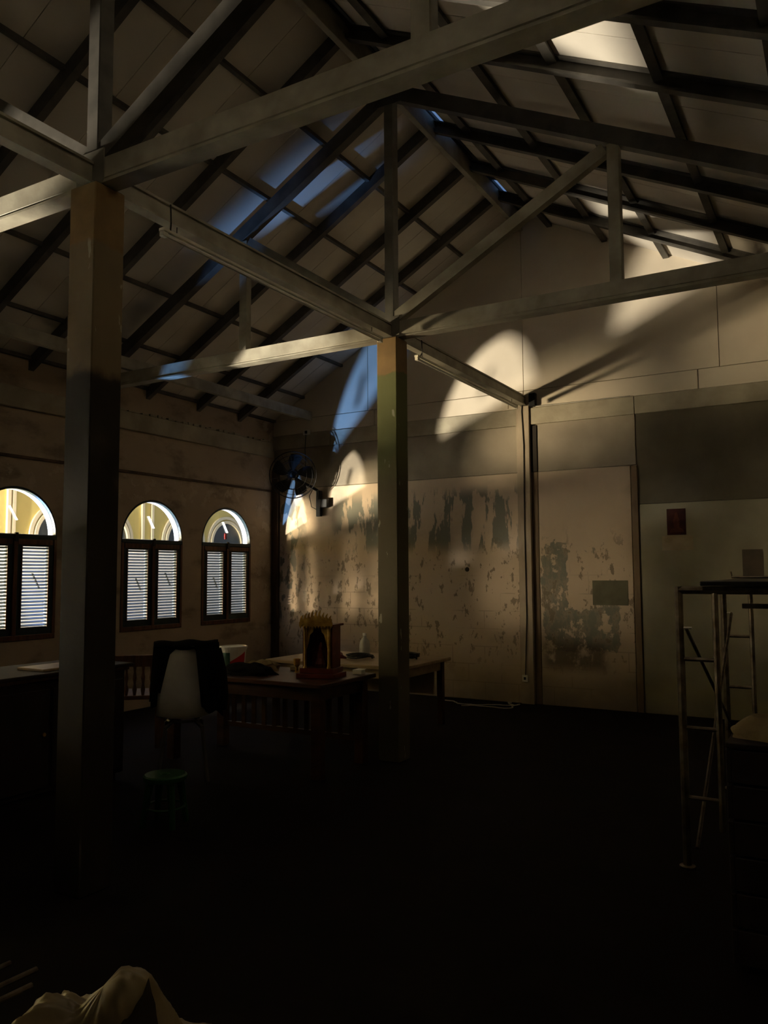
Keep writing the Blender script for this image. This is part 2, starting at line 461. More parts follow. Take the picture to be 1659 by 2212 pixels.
# beam and posts
for a, b in ((-6.96, -5.98), (-5.975, -3.325), (-3.16, -1.965), (-1.96, XR)):
    proud('beam_segment', 'beam_plaster', a, b, 3.235, 3.431, 0.028 if b < -3 else 0.022)
proud('pilaster', 'pilaster', -3.322, -3.166, 0.0, 3.46, 0.045)
proud('side_post', 'slot', -3.162, -3.086, 2.674, 3.222, 0.01)  # recess beside the pilaster, its shade put into the black
proud('side_post', 'post_tan', -3.160, -3.086, 0.0, 2.672, 0.002)
proud('side_post', 'post_tan', -2.018, -1.952, 0.0, 2.66, 0.022)
proud('corner_post', 'post_brown', -6.955, -6.85, 0.0, 2.95, 0.05)
# strip of boards above the beam, then the gable boards
for a, b in ((-6.96, -5.30), (-5.295, -3.245), (-3.237, -1.30)):
    proud('gable_strip', 'gable', a, b, 3.437, 3.645, 0.006)
proud('gable_strip', 'gable', -3.52, -3.43, 3.45, 3.60, 0.012)
def gable_board(x0, x1):
    x0 += 0.004; x1 -= 0.004
    z0 = 3.652
    if zroof(x0) <= z0: x0 = XC - (ZP - z0)/SL + 0.01
    pts = [(x0, YB-0.001, z0), (x1, YB-0.001, z0), (x1, YB-0.001, zroof(x1)+0.02), (x0, YB-0.001, zroof(x0)+0.02)]
    MB().prism(pts, (0, 0.03, 0)).build('gable_board', 'gable', wb)
for a, b in ((XL, -5.40), (-5.40, XC), (XC, -1.08), (-1.08, XR)):
    gable_board(a, b)
proud('gable_board', 'gable', -1.29, XR, 3.437, 3.645, 0.004)
MB().lathe((-3.994, YB-0.004, 1.544), [(0.035, 0), (0.037, 0.006), (0.020, 0.010)], 12, (0, -1, 0)).build('hole_rim', 'slot', wb)

# ------------------------------------------------------------------ left wall with arched openings
def arch_outline(yc, w, z0, zs, r, n=20):
    pts = [(yc - w, z0), (yc + w, z0), (yc + w, zs)]
    for i in range(1, n):
        a = math.pi*i/n
        pts.append((yc + w*math.cos(a), zs + r*math.sin(a)))
    pts.append((yc - w, zs))
    return pts
AW, ZS, AR, ZSILL = 0.468, 1.905, 0.462, 0.87
TH = 0.10
def wall_with_holes(name, x_in, x_out, y0, y1, z0, z1, holes, m):
    outer = [(y0, z0), (y1, z0), (y1, z1), (y0, z1)]
    loops = [outer] + holes
    tri = tessellate_polygon([[Vector((a, b, 0)) for a, b in lp] for lp in loops])
    flat = [p for lp in loops for p in lp]
    n = len(flat)
    mb = MB()
    mb.add([(x_in, a, b) for a, b in flat] + [(x_out, a, b) for a, b in flat],
           [tuple(t) for t in tri] + [tuple(n + i for i in reversed(t)) for t in tri])
    k = 0
    for lp in loops:
        c = len(lp)
        mb.f += [(k+i, k+(i+1) % c, n+k+(i+1) % c, n+k+i) for i in range(c)]
        k += c
    return mb.build(name, m)
holes = [arch_outline(y, AW, ZSILL, ZS, AR) for y in WIN_Y]
wl = struct(wall_with_holes('wall_left', XL, XL-TH, YF, YB+0.1, 0, 3.64, holes, 'left'))
# ring beam, ledge and chipped plaster edge
MB().box((XL-0.01, YF, 3.13), (XL+0.045, YB-0.06, 3.335)).build('ring_beam', 'beam_plaster', wl, bevel=0.006)
MB().box((XL-0.01, YF, 2.645), (XL+0.022, YB-0.06, 2.672)).build('ledge', 'post_brown', wl)
_e = MB()
for i in range(26):
    y = 6.1 + i*0.105 + random.uniform(-0.03, 0.03); l = random.uniform(0.05, 0.11); h = random.uniform(0.008, 0.03)
    _e.box((XL-0.005, y, 3.33), (XL+0.05+random.uniform(0, 0.012), y+l, 3.335+h))
_o = _e.build('chipped_plaster_edge', 'beam_plaster', wl); _o['kind'] = 'stuff'

def make_window(i, yc):
    n = 'window_%d' % (i+1)
    w = struct(empty(n, (XL, yc, ZSILL)))
    # arch rim in white plaster at the outer side
    pts = [(yc + AW*math.cos(a), ZS + AR*math.sin(a)) for a in [math.pi*k/24 for k in range(25)]]
    inn = [(yc + (AW-0.014)*math.cos(a), ZS + (AR-0.024)*math.sin(a)) for a in [math.pi*k/24 for k in range(25)]]
    mb = MB()
    for k in range(24):
        q = [pts[k], pts[k+1], inn[k+1], inn[k]]
        mb.prism([(XL-TH-0.015, a, b) for a, b in q], (0.075, 0, 0))
    mb.build('arch_reveal', 'reveal', w)
    mb = MB()
    for k in range(24):
        q = [pts[k], pts[k+1], inn[k+1], inn[k]]
        mb.prism([(XL-0.030, a, b) for a, b in q], (0.034, 0, 0))
    mb.build('arch_frame', 'teal', w)
    gp = [(XL-0.032, a, b) for a, b in inn]
    MB().prism(gp, (0.004, 0, 0)).build('transom_pane', 'glass', w)
    # rectangular wooden frame
    fx0, fx1 = XL-0.07, XL+0.012
    MB().box((fx0, yc-AW, ZS-0.045), (fx1, yc+AW, ZS)).build('transom_bar', 'teal', w, bevel=0.004)
    MB().box((fx0, yc-AW, ZSILL), (fx1, yc+AW, ZSILL+0.05)).build('sill_rail', 'wood_frame', w, bevel=0.004)
    for sgn in (-1, 1):
        MB().box((fx0, yc+sgn*(AW-0.018)-0.018, ZSILL+0.05), (fx1, yc+sgn*(AW-0.018)+0.018, ZS-0.045)).build('jamb', 'wood_frame', w, bevel=0.003)
    MB().box((XL-0.05, yc-0.022, ZSILL+0.05), (XL+0.022, yc+0.022, ZS-0.03)).build('meeting_stile', 'wood_frame', w, bevel=0.004)
    MB().box((XL+0.01, yc-0.018, ZS-0.075), (XL+0.032, yc+0.018, ZS+0.012)).build('bolt', 'black', w, bevel=0.003)
    for sgn in (-1, 1):
        a = yc + (0.022 if sgn > 0 else -(AW-0.036)); b = yc + ((AW-0.036) if sgn > 0 else -0.022)
        z0, z1 = ZSILL+0.052, ZS-0.047
        leaf = MB()
        st, x0, x1 = 0.055, XL-0.055, XL+0.002
        leaf.box((x0, a, z0), (x1, a+st, z1)); leaf.box((x0, b-st, z0), (x1, b, z1))
        leaf.box((x0, a+st, z0), (x1, b-st, 0.995)); leaf.box((x0, a+st, 1.785), (x1, b-st, z1))
        lf = leaf.build('shutter_leaf', 'teal', w)
        for side in (0, 1):
            yy = (b-st-0.004) if side else a+st-0.008
            MB().box((XL+0.002, yy, 0.985), (XL+0.010, yy+0.012, 1.80)).build('beading', 'wood_frame', lf)
        MB().box((XL+0.002, a+0.01, z1-0.055), (XL+0.012, b-0.01, z1-0.005)).build('top_rail', 'wood_frame', lf)
        global SLAT
        L = (b-st)-(a+st)
        sl = MB().sweep((0, -L/2, 0), (0, L/2, 0), [(-0.024, 0.0055), (-0.0225, 0.0105), (0.024, -0.0055), (0.0225, -0.0105)])
        first = None; nsl = 24; p = (1.785-0.995)/nsl
        yc2 = (a+b)/2
        for k in range(nsl):
            loc = (XL-0.028, yc2, 0.995 + p*(k+0.5))
            if first is None:
                first = sl.build('slat', 'slat', lf, local=True)
                first.location = Vector(loc) - OFF[lf]
            else:
                share(first, loc, lf)
        # slanting stay on the slats
        if not (i == 0 and sgn > 0):
            zc = 1.42 + (0.03 if sgn > 0 else -0.02)
            MB().bar((XL-0.004, yc2-0.025, zc+0.07), (XL-0.004, yc2+0.055, zc-0.075), 0.006, 0.022, (1, 0, 0)).build('stay_bar', 'slat', lf)
    # paper strip stuck on the arched pane
    MB().bar((XL-0.022, yc-0.055, ZS+0.27), (XL-0.022, yc+0.03, ZS+0.135), 0.003, 0.034, (1, 0, 0)).build('paper_strip', 'white_plastic', w)
    if i == 0:
        MB().box((XL-0.024, yc-0.02, ZS+0.05), (XL-0.020, yc+0.015, ZS+0.125)).build('red_tag', 'red', w)
for i, y in enumerate(WIN_Y):
    make_window(i, y)

# ------------------------------------------------------------------ house across the alley
XH = -11.7
hb = tag(empty('building', (XH, 8, -0.1)), 'yellow house with white arched windows seen through the arched transoms', 'building')
MB().box((XH-0.3, -8, -0.1), (XH, 24, 2.12)).build('white_dado', 'white_wall', hb)
MB().box((XH-0.3, -8, 2.12), (XH-0.01, 24, 6.5)).build('upper_wall', 'yellow_wall', hb)
def half_ring(yc, z, r0, r1, x0, x1, m, name):
    mb = MB()
    for k in range(20):
        a0, a1 = math.pi*k/20, math.pi*(k+1)/20
        q = [(yc+r*math.cos(a), z+r*math.sin(a)) for r, a in ((r0, a0), (r0, a1), (r1, a1), (r1, a0))]
        mb.prism([(x0, a, b) for a, b in q], (x1-x0, 0, 0))
    return mb.build(name, m, hb)
for yc in (6.05, 9.05, 10.05, 12.0, 13.3, 15.2):
    zb = 2.14
    MB().prism([(XH-0.02, yc+0.47*math.cos(math.pi*k/20), zb+0.47*math.sin(math.pi*k/20)) for k in range(21)], (0.03, 0, 0)).build('house_window_pane', 'alley_window', hb)
    half_ring(yc, zb, 0.46, 0.52, XH-0.01, XH+0.05, 'cream_trim', 'arch_moulding')
    half_ring(yc, zb, 0.55, 0.61, XH-0.01, XH+0.035, 'cream_trim', 'arch_moulding')
for yc in (7.45, 8.06, 8.15, 10.90, 11.14):
    MB().box((XH-0.02, yc-0.028, 2.12), (XH+0.04, yc+0.028, 6.4)).build('house_pilaster', 'cream_trim', hb)

# ------------------------------------------------------------------ ceiling: sheet, boards, rafters, battens
RAFT_Y = [-1.9, -1.13, -0.35, 0.42, 1.19, 1.96, 3.50, 4.27, 5.00, 6.54, 7.37, 8.15]
ALL_Y = sorted(RAFT_Y + [Y1+0.05, Y2+0.03])
ceil = MB()
def slope_pt(side, dist, y, off=0.0):
    """dist: horizontal distance from the ridge; off: below the panel underside"""
    return Vector((XC + side*dist, y, ZP - (SL if side < 0 else SR)*dist - off))
DL, DR = (XC-XL)+0.35, (XR-XC)+0.35
YE = YB+0.02
for side, D, g0 in ((-1, DL, 0.0), (1, DR, 0.11)):
    a, b = slope_pt(side, g0, YF-0.1, -0.05), slope_pt(side, D, YF-0.1, -0.05)
    ceil.prism([a, b, b+Vector((0, 0, 0.03)), a+Vector((0, 0, 0.03))], (0, YE+0.25-YF, 0))
# ridge capping closes most of the slit beside the ridge; two short gaps stay open
for ya, yb in ((YF-0.1, 6.30), (6.95, 8.02), (8.42, YE+0.2)):
    a, b = slope_pt(1, -0.02, ya, -0.06), slope_pt(1, 0.14, ya, -0.07)
    ceil.prism([a, b, b+Vector((0, 0, 0.02)), a+Vector((0, 0, 0.02))], (0, yb-ya, 0))
ceiling = struct(ceil.build('ceiling', 'roof_sheet'))
def board(side, ya, yb, g0, D):
    pa, pb = slope_pt(side, g0, ya), slope_pt(side, D, ya)
    t = Vector((0, 0, 0.022))
    MB().prism([pa, pb, pb+t, pa+t], (0, yb-ya, 0)).build('roof_board', 'panel', ceiling)
edges = [YF-0.05] + ALL_Y + [YE+0.02]
for a, b in zip(edges[:-1], edges[1:]):
    if b - a < 0.3:
        segs = [(a, b)]
    else:
        m_ = (a+b)/2 + 0.03
        segs = [(a, m_-0.003), (m_+0.003, b)]
    for s0, s1 in segs:
        board(-1, s0, s1, 0.03, DL)
        board(1, s0, s1, 0.13, DR)
C_PROF = [(-0.03, 0), (-0.03, -0.108), (0.03, -0.108), (0.03, -0.092), (-0.016, -0.092), (-0.016, -0.012), (0.03, -0.012), (0.03, 0)]
for y in RAFT_Y:
    for side, D in ((-1, DL), (1, DR)):
        MB().sweep(slope_pt(side, 0.02, y, 0.002), slope_pt(side, D, y, 0.002), C_PROF).build('rafter', 'rafter', ceiling)
B_PROF = [(-0.02, 0), (-0.02, -0.034), (0.02, -0.034), (0.02, 0)]
for dd in (0.70, 1.33, 1.95, 2.57, 3.20, 3.70):
    a, b = slope_pt(-1, dd, YF, 0.001), slope_pt(-1, dd, YE-0.01, 0.001)
    MB().sweep(a, b, B_PROF).build('batten', 'rafter', ceiling)
for dd in (0.36, 1.00, 1.66, 2.34, 3.00, 3.66, 4.15):
    a, b = slope_pt(1, dd, YF, 0.001), slope_pt(1, dd, YE-0.01, 0.001)
    MB().sweep(a, b, [(-0.03, 0), (-0.03, -0.052), (0.03, -0.052), (0.03, 0)]).build('batten', 'rafter', ceiling)

# ridge board
o = MB().box((XC-0.028, YF+0.02, 5.60), (XC+0.028, YE-0.01, 5.79)).build('ridge_beam', 'truss', bevel=0.004)
tag(o, 'long ridge beam running under the peak of the roof to the gable', 'beam')

# ------------------------------------------------------------------ columns, trusses, tie beams
def column(y, m, label):
    r = tag(empty('concrete_column', (XC, y, 0)), label, 'column', 'concrete columns under the ridge')
    h = CW/2
    MB().box((XC-h, y-h, 0), (XC+h, y+h, ZT-0.002)).build('shaft', m, r, bevel=0.006)
    MB().box((XC-h+0.012, y-h+0.012, ZT-0.004), (XC+h-0.012, y+h-0.012, ZT+0.004)).build('bearing_plate', 'rafter', r)
    return r
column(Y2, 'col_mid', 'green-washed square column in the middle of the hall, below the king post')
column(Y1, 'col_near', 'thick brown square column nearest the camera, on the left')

CH, CWID = 0.135, 0.088
CHORD = [(-CWID/2-0.008, 0), (CWID/2+0.008, 0), (CWID/2+0.008, 0.012), (CWID/2-0.006, 0.016), (CWID/2-0.006, 0.026), (CWID/2, 0.030),
         (CWID/2, CH), (-CWID/2, CH), (-CWID/2, 0.030), (-CWID/2+0.006, 0.026), (-CWID/2+0.006, 0.016), (-CWID/2-0.008, 0.012)]
def truss(y, label, strut_m='truss'):
    r = tag(empty('roof_truss', (XC, y, ZT)), label, 'truss', 'steel roof trusses')
    def zc(side, dist): return ZP - 0.105 - (SL if side < 0 else SR)*dist   # top of the top chord
    for side, D, dp in ((-1, DL-0.32, 1.595), (1, DR-0.37, 1.88)):
        # bottom chord
        MB().sweep((XC+side*0.028, y, ZT+0.004), (XC+side*D, y, ZT+0.004), CHORD).build('bottom_chord', 'truss', r)
        # top chord
        s = SL if side < 0 else SR
        a = Vector((XC+side*0.02, y, zc(side, 0.02)-0.062)); b = Vector((XC+side*(D-0.05), y, max(zc(side, D-0.05)-0.062, ZT+0.10)))
        MB().sweep(a, b, [(-0.04, -0.062), (0.04, -0.062), (0.04, 0.06), (-0.04, 0.06)]).build('top_chord', 'rafter', r)
        # vertical post
        x = XC + side*dp
        MB().box((x-0.045, y-0.036, ZT+CH), (x+0.045, y+0.036, zc(side, dp)-0.12)).build('post', 'truss', r, bevel=0.005)
        # diagonal strut from the column head to the top chord
        e = Vector((XC+side*(dp-0.06), y-0.005, zc(side, dp)-0.15))
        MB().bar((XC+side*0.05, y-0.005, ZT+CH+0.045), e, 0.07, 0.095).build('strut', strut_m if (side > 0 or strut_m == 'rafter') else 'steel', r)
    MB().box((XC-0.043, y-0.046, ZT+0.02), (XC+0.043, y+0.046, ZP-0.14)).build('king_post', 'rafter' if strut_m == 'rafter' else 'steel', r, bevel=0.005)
    MB().box((XC-0.13, y-0.052, ZP-0.30), (XC+0.13, y-0.046, ZP-0.15)).build('gusset_plate', 'rafter', r)
    MB().box((XC-0.10, y-0.054, ZT+0.01), (XC+0.10, y-0.048, ZT+CH+0.05)).build('gusset_plate', 'steel', r)
truss(Y2, 'cream steel roof truss resting on the green column in mid hall')
truss(Y1, 'large steel roof truss overhead, resting on the nearest brown column', 'rafter')  # shade is put into the dark colour of its struts and king post
TIE = [(-0.036, 0), (0.036, 0), (0.036, 0.014), (0.026, 0.018), (0.026, 0.094), (0.036, 0.098), (0.036, 0.112), (-0.036, 0.112), (-0.036, 0.098), (-0.026, 0.094), (-0.026, 0.018), (-0.036, 0.014)]
def tie(y0, y1, label):
    o = MB().sweep((XC, y0, ZT+0.012), (XC, y1, ZT+0.012), TIE).build('tie_beam', 'truss')
    tag(o, label, 'beam', 'tie beams between the columns')
tie(Y2+0.06, YB-0.002, 'tie beam from the green middle column to the back wall pilaster')
tie(Y1+0.06, Y2-0.06, 'tie beam from the nearest brown column to the green middle column')
tie(YF+0.02, Y1-0.06, 'tie beam running overhead from the nearest column towards the camera')
# eaves beam along the left side
o = MB().bar((-6.32, YF+0.02, ZT+CH+0.07), (-6.32, YB-0.01, ZT+CH+0.07), 0.06, 0.12).build('eaves_beam', 'truss')
tag(o, 'long eaves beam above the arched windows, carried on the truss ends', 'beam')

def batten_light(y0, y1, x, z, label):
    r = tag(empty('tube_light', (x, (y0+y1)/2, z)), label, 'tube light', 'unlit tube lights under the tie beams')
    MB().box((x-0.02, y0, z), (x+0.02, y1, z+0.020)).build('housing', 'white_metal', r, bevel=0.003)
    MB().tube([(x+0.002, y0+0.04, z-0.014), (x+0.002, y1-0.04, z-0.014)], 0.012, 8).build('tube', 'white_plastic', r)
    for yy in (y0, y1-0.04):
        MB().box((x-0.014, yy, z-0.028), (x+0.016, yy+0.04, z)).build('end_socket', 'white_metal', r, bevel=0.002)
    for yy in (y0+0.12, y1-0.15):
        MB().tube([(x, yy, z+0.018), (x, yy, ZT+0.014)], 0.003, 5).build('hanger', 'black', r)
    MB().tube([(x+0.01, y0+0.06, z+0.01), (x+0.045, y0+0.03, z+0.05), (x+0.04, y0+0.03, ZT+0.1)], 0.005, 5).build('cord', 'cable_dark', r)
batten_light(6.13, 8.60, XC+0.02, 3.405, 'unlit tube light under the tie beam beside the back wall')
batten_light(3.10, 5.52, XC+0.02, 3.405, 'unlit tube light under the tie beam between the two columns')

# ------------------------------------------------------------------ wall fan
FC = Vector((-6.27, 8.42, 2.80))
fr = tag(empty('wall_fan', (-6.20, YB-0.03, 2.30)), 'black wall fan with wire cage beside the arched windows corner', 'fan')
fdir = (CAM_POS - FC); fdir.z -= 0.6; fdir.normalize()
fa = fdir.cross(Vector((0, 0, 1))).normalized(); fb = fa.cross(fdir)
mb = MB()
for rad, off in ((0.305, 0.0), (0.305, 0.03), (0.255, 0.055), (0.18, 0.07), (0.06, 0.078)):
    mb.ring(FC+fdir*off, fdir, rad, 0.0035 if rad < 0.28 else 0.006, 36, 5)
mb.ring(FC-fdir*0.09, fdir, 0.20, 0.003, 30, 4)
mb.build('cage_ring', 'black', fr)
mb = MB()
for k in range(30):
    t = 2*math.pi*k/30; d = fa*math.cos(t) + fb*math.sin(t)
    mb.tube([FC+d*0.305, FC+d*0.255+fdir*0.055, FC+d*0.06+fdir*0.078], 0.0014, 3, False)
    if k % 2: mb.tube([FC+d*0.305, FC+d*0.20-fdir*0.09, FC+d*0.07-fdir*0.10], 0.0014, 3, False)
o = mb.build('cage_wires', 'black', fr); o['kind'] = 'stuff'
MB().lathe(FC, [(0.03, -0.04), (0.055, -0.03), (0.055, 0.02), (0.04, 0.04), (0.012, 0.05)], 16, fdir).build('hub', 'black', fr, smooth=False)
MB().lathe(FC, [(0.05, -0.26), (0.075, -0.24), (0.08, -0.12), (0.06, -0.07)], 16, fdir).build('motor_housing', 'black', fr)
for k in range(5):
    t0 = 2*math.pi*k/5 + 0.25
    def blade(u, v, t0=t0):
        rr = 0.05 + 0.225*v
        ang = t0 + (u-0.5)*(0.30 + 0.52*math.sin(math.pi*min(1, v*0.72+0.12))) + 0.25*v
        tw = (u-0.5)*0.07*(1-0.4*v)
        return FC + (fa*math.cos(ang) + fb*math.sin(ang))*rr + fdir*tw
    MB().grid(blade, 8, 8).build('blade', 'black', fr, solid=0.003)
MB().tube([FC-fdir*0.2, FC-fdir*0.26-Vector((0, 0, 0.05)), (-6.14, YB-0.10, 2.62), (-6.135, YB-0.075, 2.50)], 0.022, 8).build('neck', 'black', fr)
MB().box((-6.17, YB-0.09, 2.27), (-6.10, YB-0.035, 2.62)).build('wall_bracket', 'black', fr, bevel=0.006)
MB().box((-6.10, YB-0.10, 2.385), (-5.985, YB-0.03, 2.50)).build('control_box', 'black', fr, bevel=0.006)
MB().tube([(-6.15, YB-0.09, 2.36), (-6.22, YB-0.12, 2.40), (-6.27, YB-0.1, 2.55), (-6.2, YB-0.1, 2.66)], 0.005, 5).build('pull_cord', 'black', fr)
MB().tube([(-6.37, YB-0.045, 3.41), (-6.38, YB-0.05, 3.2), (-6.36, YB-0.06, 3.05), (-6.30, YB-0.15, 2.92)], 0.006, 5).build('power_cord', 'black', fr)
r = tag(empty('wall_socket', (-6.35, YB-0.03, 3.44)), 'white socket on the beam above the wall fan', 'socket')
MB().box((-6.42, YB-0.045, 3.405), (-6.30, YB-0.028, 3.475)).build('faceplate', 'white_plastic', r, bevel=0.003)
MB().box((-6.38, YB-0.062, 3.42), (-6.345, YB-0.045, 3.46)).build('plug', 'black', r, bevel=0.003)

r = tag(empty('wall_socket', (-3.28, YB-0.05, 0.28)), 'white socket low on the pilaster of the back wall', 'socket')
MB().box((-3.30, YB-0.062, 0.25), (-3.235, YB-0.045, 0.33)).build('faceplate', 'white_plastic', r, bevel=0.003)
MB().box((-3.28, YB-0.066, 0.275), (-3.255, YB-0.06, 0.305)).build('outlet', 'black', r)
o = MB().box((-3.158, YB-0.07, 3.44), (-3.078, YB-0.0, 3.60)).build('junction_box', 'black', bevel=0.006)
tag(o, 'small black junction box beside the tie beam end', 'box')
o = MB().tube([(-3.10, YB-0.05, 3.46), (-3.08, YB-0.035, 3.44), (-2.9, YB-0.03, 3.438), (-2.5, YB-0.03, 3.436), (-2.0, YB-0.03, 3.436)], 0.006, 5).build('wall_cable', 'cable')
tag(o, 'thin pale cable from the junction box along the beam', 'cable')
o = MB().tube([(-3.235, YB-0.052, 3.55), (-3.25, YB-0.052, 3.40), (-3.232, YB-0.052, 3.0), (-3.24, YB-0.052, 2.0), (-3.235, YB-0.052, 1.0), (-3.26, YB-0.056, 0.33)], 0.006, 5).build('wall_cable', 'cable_dark')
tag(o, 'dark cable running down the pilaster to the low socket', 'cable')

# ------------------------------------------------------------------ papers and boards on the back wall
def sheet(name, m, x0, x1, z0, z1, y, label, cat):
    o = MB().box((x0, y-0.004, z0), (x1, y, z1)).build(name, m)
    return tag(o, label, cat)
p = sheet('wall_poster', 'poster_red', -1.659, -1.466, 1.892, 2.171, YB-0.0065, 'dark red picture poster on the grey-green wall', 'poster')
fig = [(-1.63, 1.92), (-1.49, 1.92), (-1.50, 1.955), (-1.535, 1.97), (-1.53, 2.05), (-1.545, 2.09), (-1.55, 2.13), (-1.575, 2.13), (-1.58, 2.09), (-1.595, 2.05), (-1.59, 1.97), (-1.62, 1.955)]
MB().prism([(a, YB-0.0122, b) for a, b in fig], (0, 0.0014, 0)).build('printed_shape', 'poster_orange', p)
sheet('paper_notice', 'paper', -1.716, -1.40, 1.73, 1.882, YB-0.0065, 'faded torn paper under the dark red poster', 'paper')
sheet('wall_notice', 'board_dark', -0.933, -0.742, 1.451, 1.725, YB-0.0065, 'dark notice on the wall above the scaffold', 'notice')
sheet('wall_board', 'board_green', -2.476, -2.088, 1.138, 1.41, YB-0.0065, 'grey-green board between the two posts of the back wall', 'board')

# ------------------------------------------------------------------ tables
def table(name, x0, x1, y0, y1, z, m, label, group=None, leg=0.06, th=0.035, apron=0.09, leg_m=None):
    r = tag(empty(name, ((x0+x1)/2, (y0+y1)/2, 0)), label, 'table')
    MB().box((x0, y0, z-th), (x1, y1, z)).build('tabletop', m, r, bevel=0.006)
    i = 0.05
    for a in (x0+i, x1-i-leg):
        for b in (y0+i, y1-i-leg):
            MB().box((a, b, 0), (a+leg, b+leg, z-th)).build('leg', leg_m or m, r, bevel=0.004)
    ap = ((x0+i+leg, y0+i+0.015, x1-i-leg, y0+i+0.04), (x0+i+leg, y1-i-0.04, x1-i-leg, y1-i-0.015),
          (x0+i+0.015, y0+i+leg, x0+i+0.04, y1-i-leg), (x1-i-0.04, y0+i+leg, x1-i-0.015, y1-i-leg))
    for a, b, c, d in ap:
        MB().box((a, b, z-th-apron), (c, d, z-th)).build('apron', m, r, bevel=0.003)
    return r
T1 = table('work_table', -5.05, -3.50, 6.33, 7.36, 0.66, 'table_tan', 'pale tan work table behind the green column', leg_m='table_red')
T2 = table('wooden_table', -4.95, -3.33, 4.82, 5.60, 0.70, 'table_red', 'red-brown wooden table carrying the gilded shrine', leg=0.08, apron=0.10)
MB().box((-4.82, 5.50, 0.17), (-3.46, 5.53, 0.21)).build('slat_rail', 'table_red', T2)
sl0 = None
for k in range(12):
    x = -4.74 + k*0.112
    if sl0 is None:
        sl0 = MB().box((-0.02, -0.01, 0), (0.02, 0.01, 0.36)).build('slat', 'table_red', T2, local=True)
        sl0.location = Vector((x, 5.515, 0.205)) - OFF[T2]
    else:
        share(sl0, (x, 5.515, 0.205), T2)
MB().box((-4.90, 7.20, 0.30), (-3.62, 7.22, 0.56)).build('modesty_panel', 'table_tan', T1)

# gilded shrine on the wooden table
SX, SY, SZ = -3.62, 5.20, 0.70
sh = tag(empty('table_shrine', (SX+0.03, SY, SZ), R(12)), 'small red and gold shrine with carved crest standing on the wooden table', 'shrine')
def sb(lo, hi, name, m, parent=None, bev=0.003):
    return MB().box(lo, hi).build(name, m, parent or sh, local=True, bevel=bev)
sb((-0.19, -0.14, 0), (0.19, 0.14, 0.035), 'plinth', 'red_lacquer')
sb((-0.165, -0.12, 0.035), (0.165, 0.12, 0.075), 'plinth_step', 'red_lacquer')
sb((-0.14, 0.085, 0.075), (0.14, 0.10, 0.40), 'back_panel', 'red_lacquer')
for s in (-1, 1):
    sb((s*0.14-0.008, -0.09, 0.075), (s*0.14+0.008, 0.10, 0.40), 'side_panel', 'red_lacquer')
    MB().lathe((s*0.118, -0.10, 0.075), [(0.018, 0), (0.013, 0.02), (0.012, 0.15), (0.015, 0.28), (0.02, 0.32)], 10).build('pillar', 'gold', sh, local=True, smooth=False)
    pts = [(s*0.105, -0.095, 0.39), (s*0.03, -0.095, 0.39), (s*0.045, -0.095, 0.35), (s*0.07, -0.095, 0.33), (s*0.085, -0.095, 0.27), (s*0.105, -0.095, 0.22)]
    MB().prism(pts, (0, 0.008, 0)).build('carved_bracket', 'gold', sh, local=True)
sb((-0.165, -0.125, 0.395), (0.175, 0.115, 0.412), 'roof_slab', 'red_lacquer')
sb((-0.165, -0.137, 0.40), (0.165, -0.123, 0.43), 'cornice', 'gold')
for k in range(11):
    x = -0.15 + k*0.03
    MB().prism([(x-0.014, -0.136, 0.402), (x, -0.136, 0.380), (x+0.014, -0.136, 0.402)], (0, 0.008, 0)).build('cornice_point', 'gold', sh, local=True)
for k in range(9):
    x = -0.14 + k*0.035; h = 0.075 + 0.02*math.cos((k-4)*0.7) + (0.006 if k % 2 else 0)
    pts = [(x-0.017, -0.134, 0.425), (x+0.017, -0.134, 0.425), (x+0.018, -0.134, 0.425+h*0.45), (x+0.006, -0.134, 0.425+h*0.62), (x+0.011, -0.134, 0.425+h), (x-0.006, -0.134, 0.425+h*0.78), (x-0.016, -0.134, 0.425+h*0.4)]
    MB().prism(pts, (0, 0.012, 0)).build('crest_flame', 'gold', sh, local=True)
MB().lathe((0, -0.01, 0.075), [(0.06, 0), (0.065, 0.03), (0.04, 0.07), (0.035, 0.11), (0.018, 0.13), (0.02, 0.16), (0.006, 0.19)], 12).build('inner_offering', 'red_lacquer', sh, local=True)

sh.scale = (0.84, 0.9, 1.0)
# bucket
BX, BY, BZ = -4.62, 5.36, 0.70
bk = tag(empty('paint_bucket', (BX, BY, BZ)), 'white plastic bucket with red and green label on the wooden table', 'bucket')
MB().lathe((BX, BY, BZ), [(0.098, 0), (0.104, 0.10), (0.110, 0.155), (0.116, 0.157), (0.116, 0.17)], 24).build('body', 'white_plastic', bk)
MB().lathe((BX, BY, BZ+0.168), [(0.12, 0), (0.122, 0.014), (0.112, 0.018), (0.108, 0.010)], 24).build('lid', 'white_plastic', bk)
def label_patch(t0, t1, za, zb, m, n=8):
    mb = MB()
    for k in range(n):
        a0, a1 = t0+(t1-t0)*k/n, t0+(t1-t0)*(k+1)/n
        z0a = za[0]+(za[1]-za[0])*k/n; z0b = za[0]+(za[1]-za[0])*(k+1)/n
        z1a = zb[0]+(zb[1]-zb[0])*k/n; z1b = zb[0]+(zb[1]-zb[0])*(k+1)/n
        P = lambda a, z: (BX+(0.0995+0.075*z)*math.cos(a)*1.02, BY+(0.0995+0.075*z)*math.sin(a)*1.02, BZ+z)
        mb.add([P(a0, z0a), P(a1, z0b), P(a1, z1b), P(a0, z1a)], [(0, 1, 2, 3)])
    mb.build('label', m, bk, solid=0.001)
label_patch(R(-115), R(-65), (0.02, 0.02), (0.135, 0.135), 'green_print')
label_patch(R(-65), R(10), (0.02, 0.02), (0.06, 0.14), 'red')

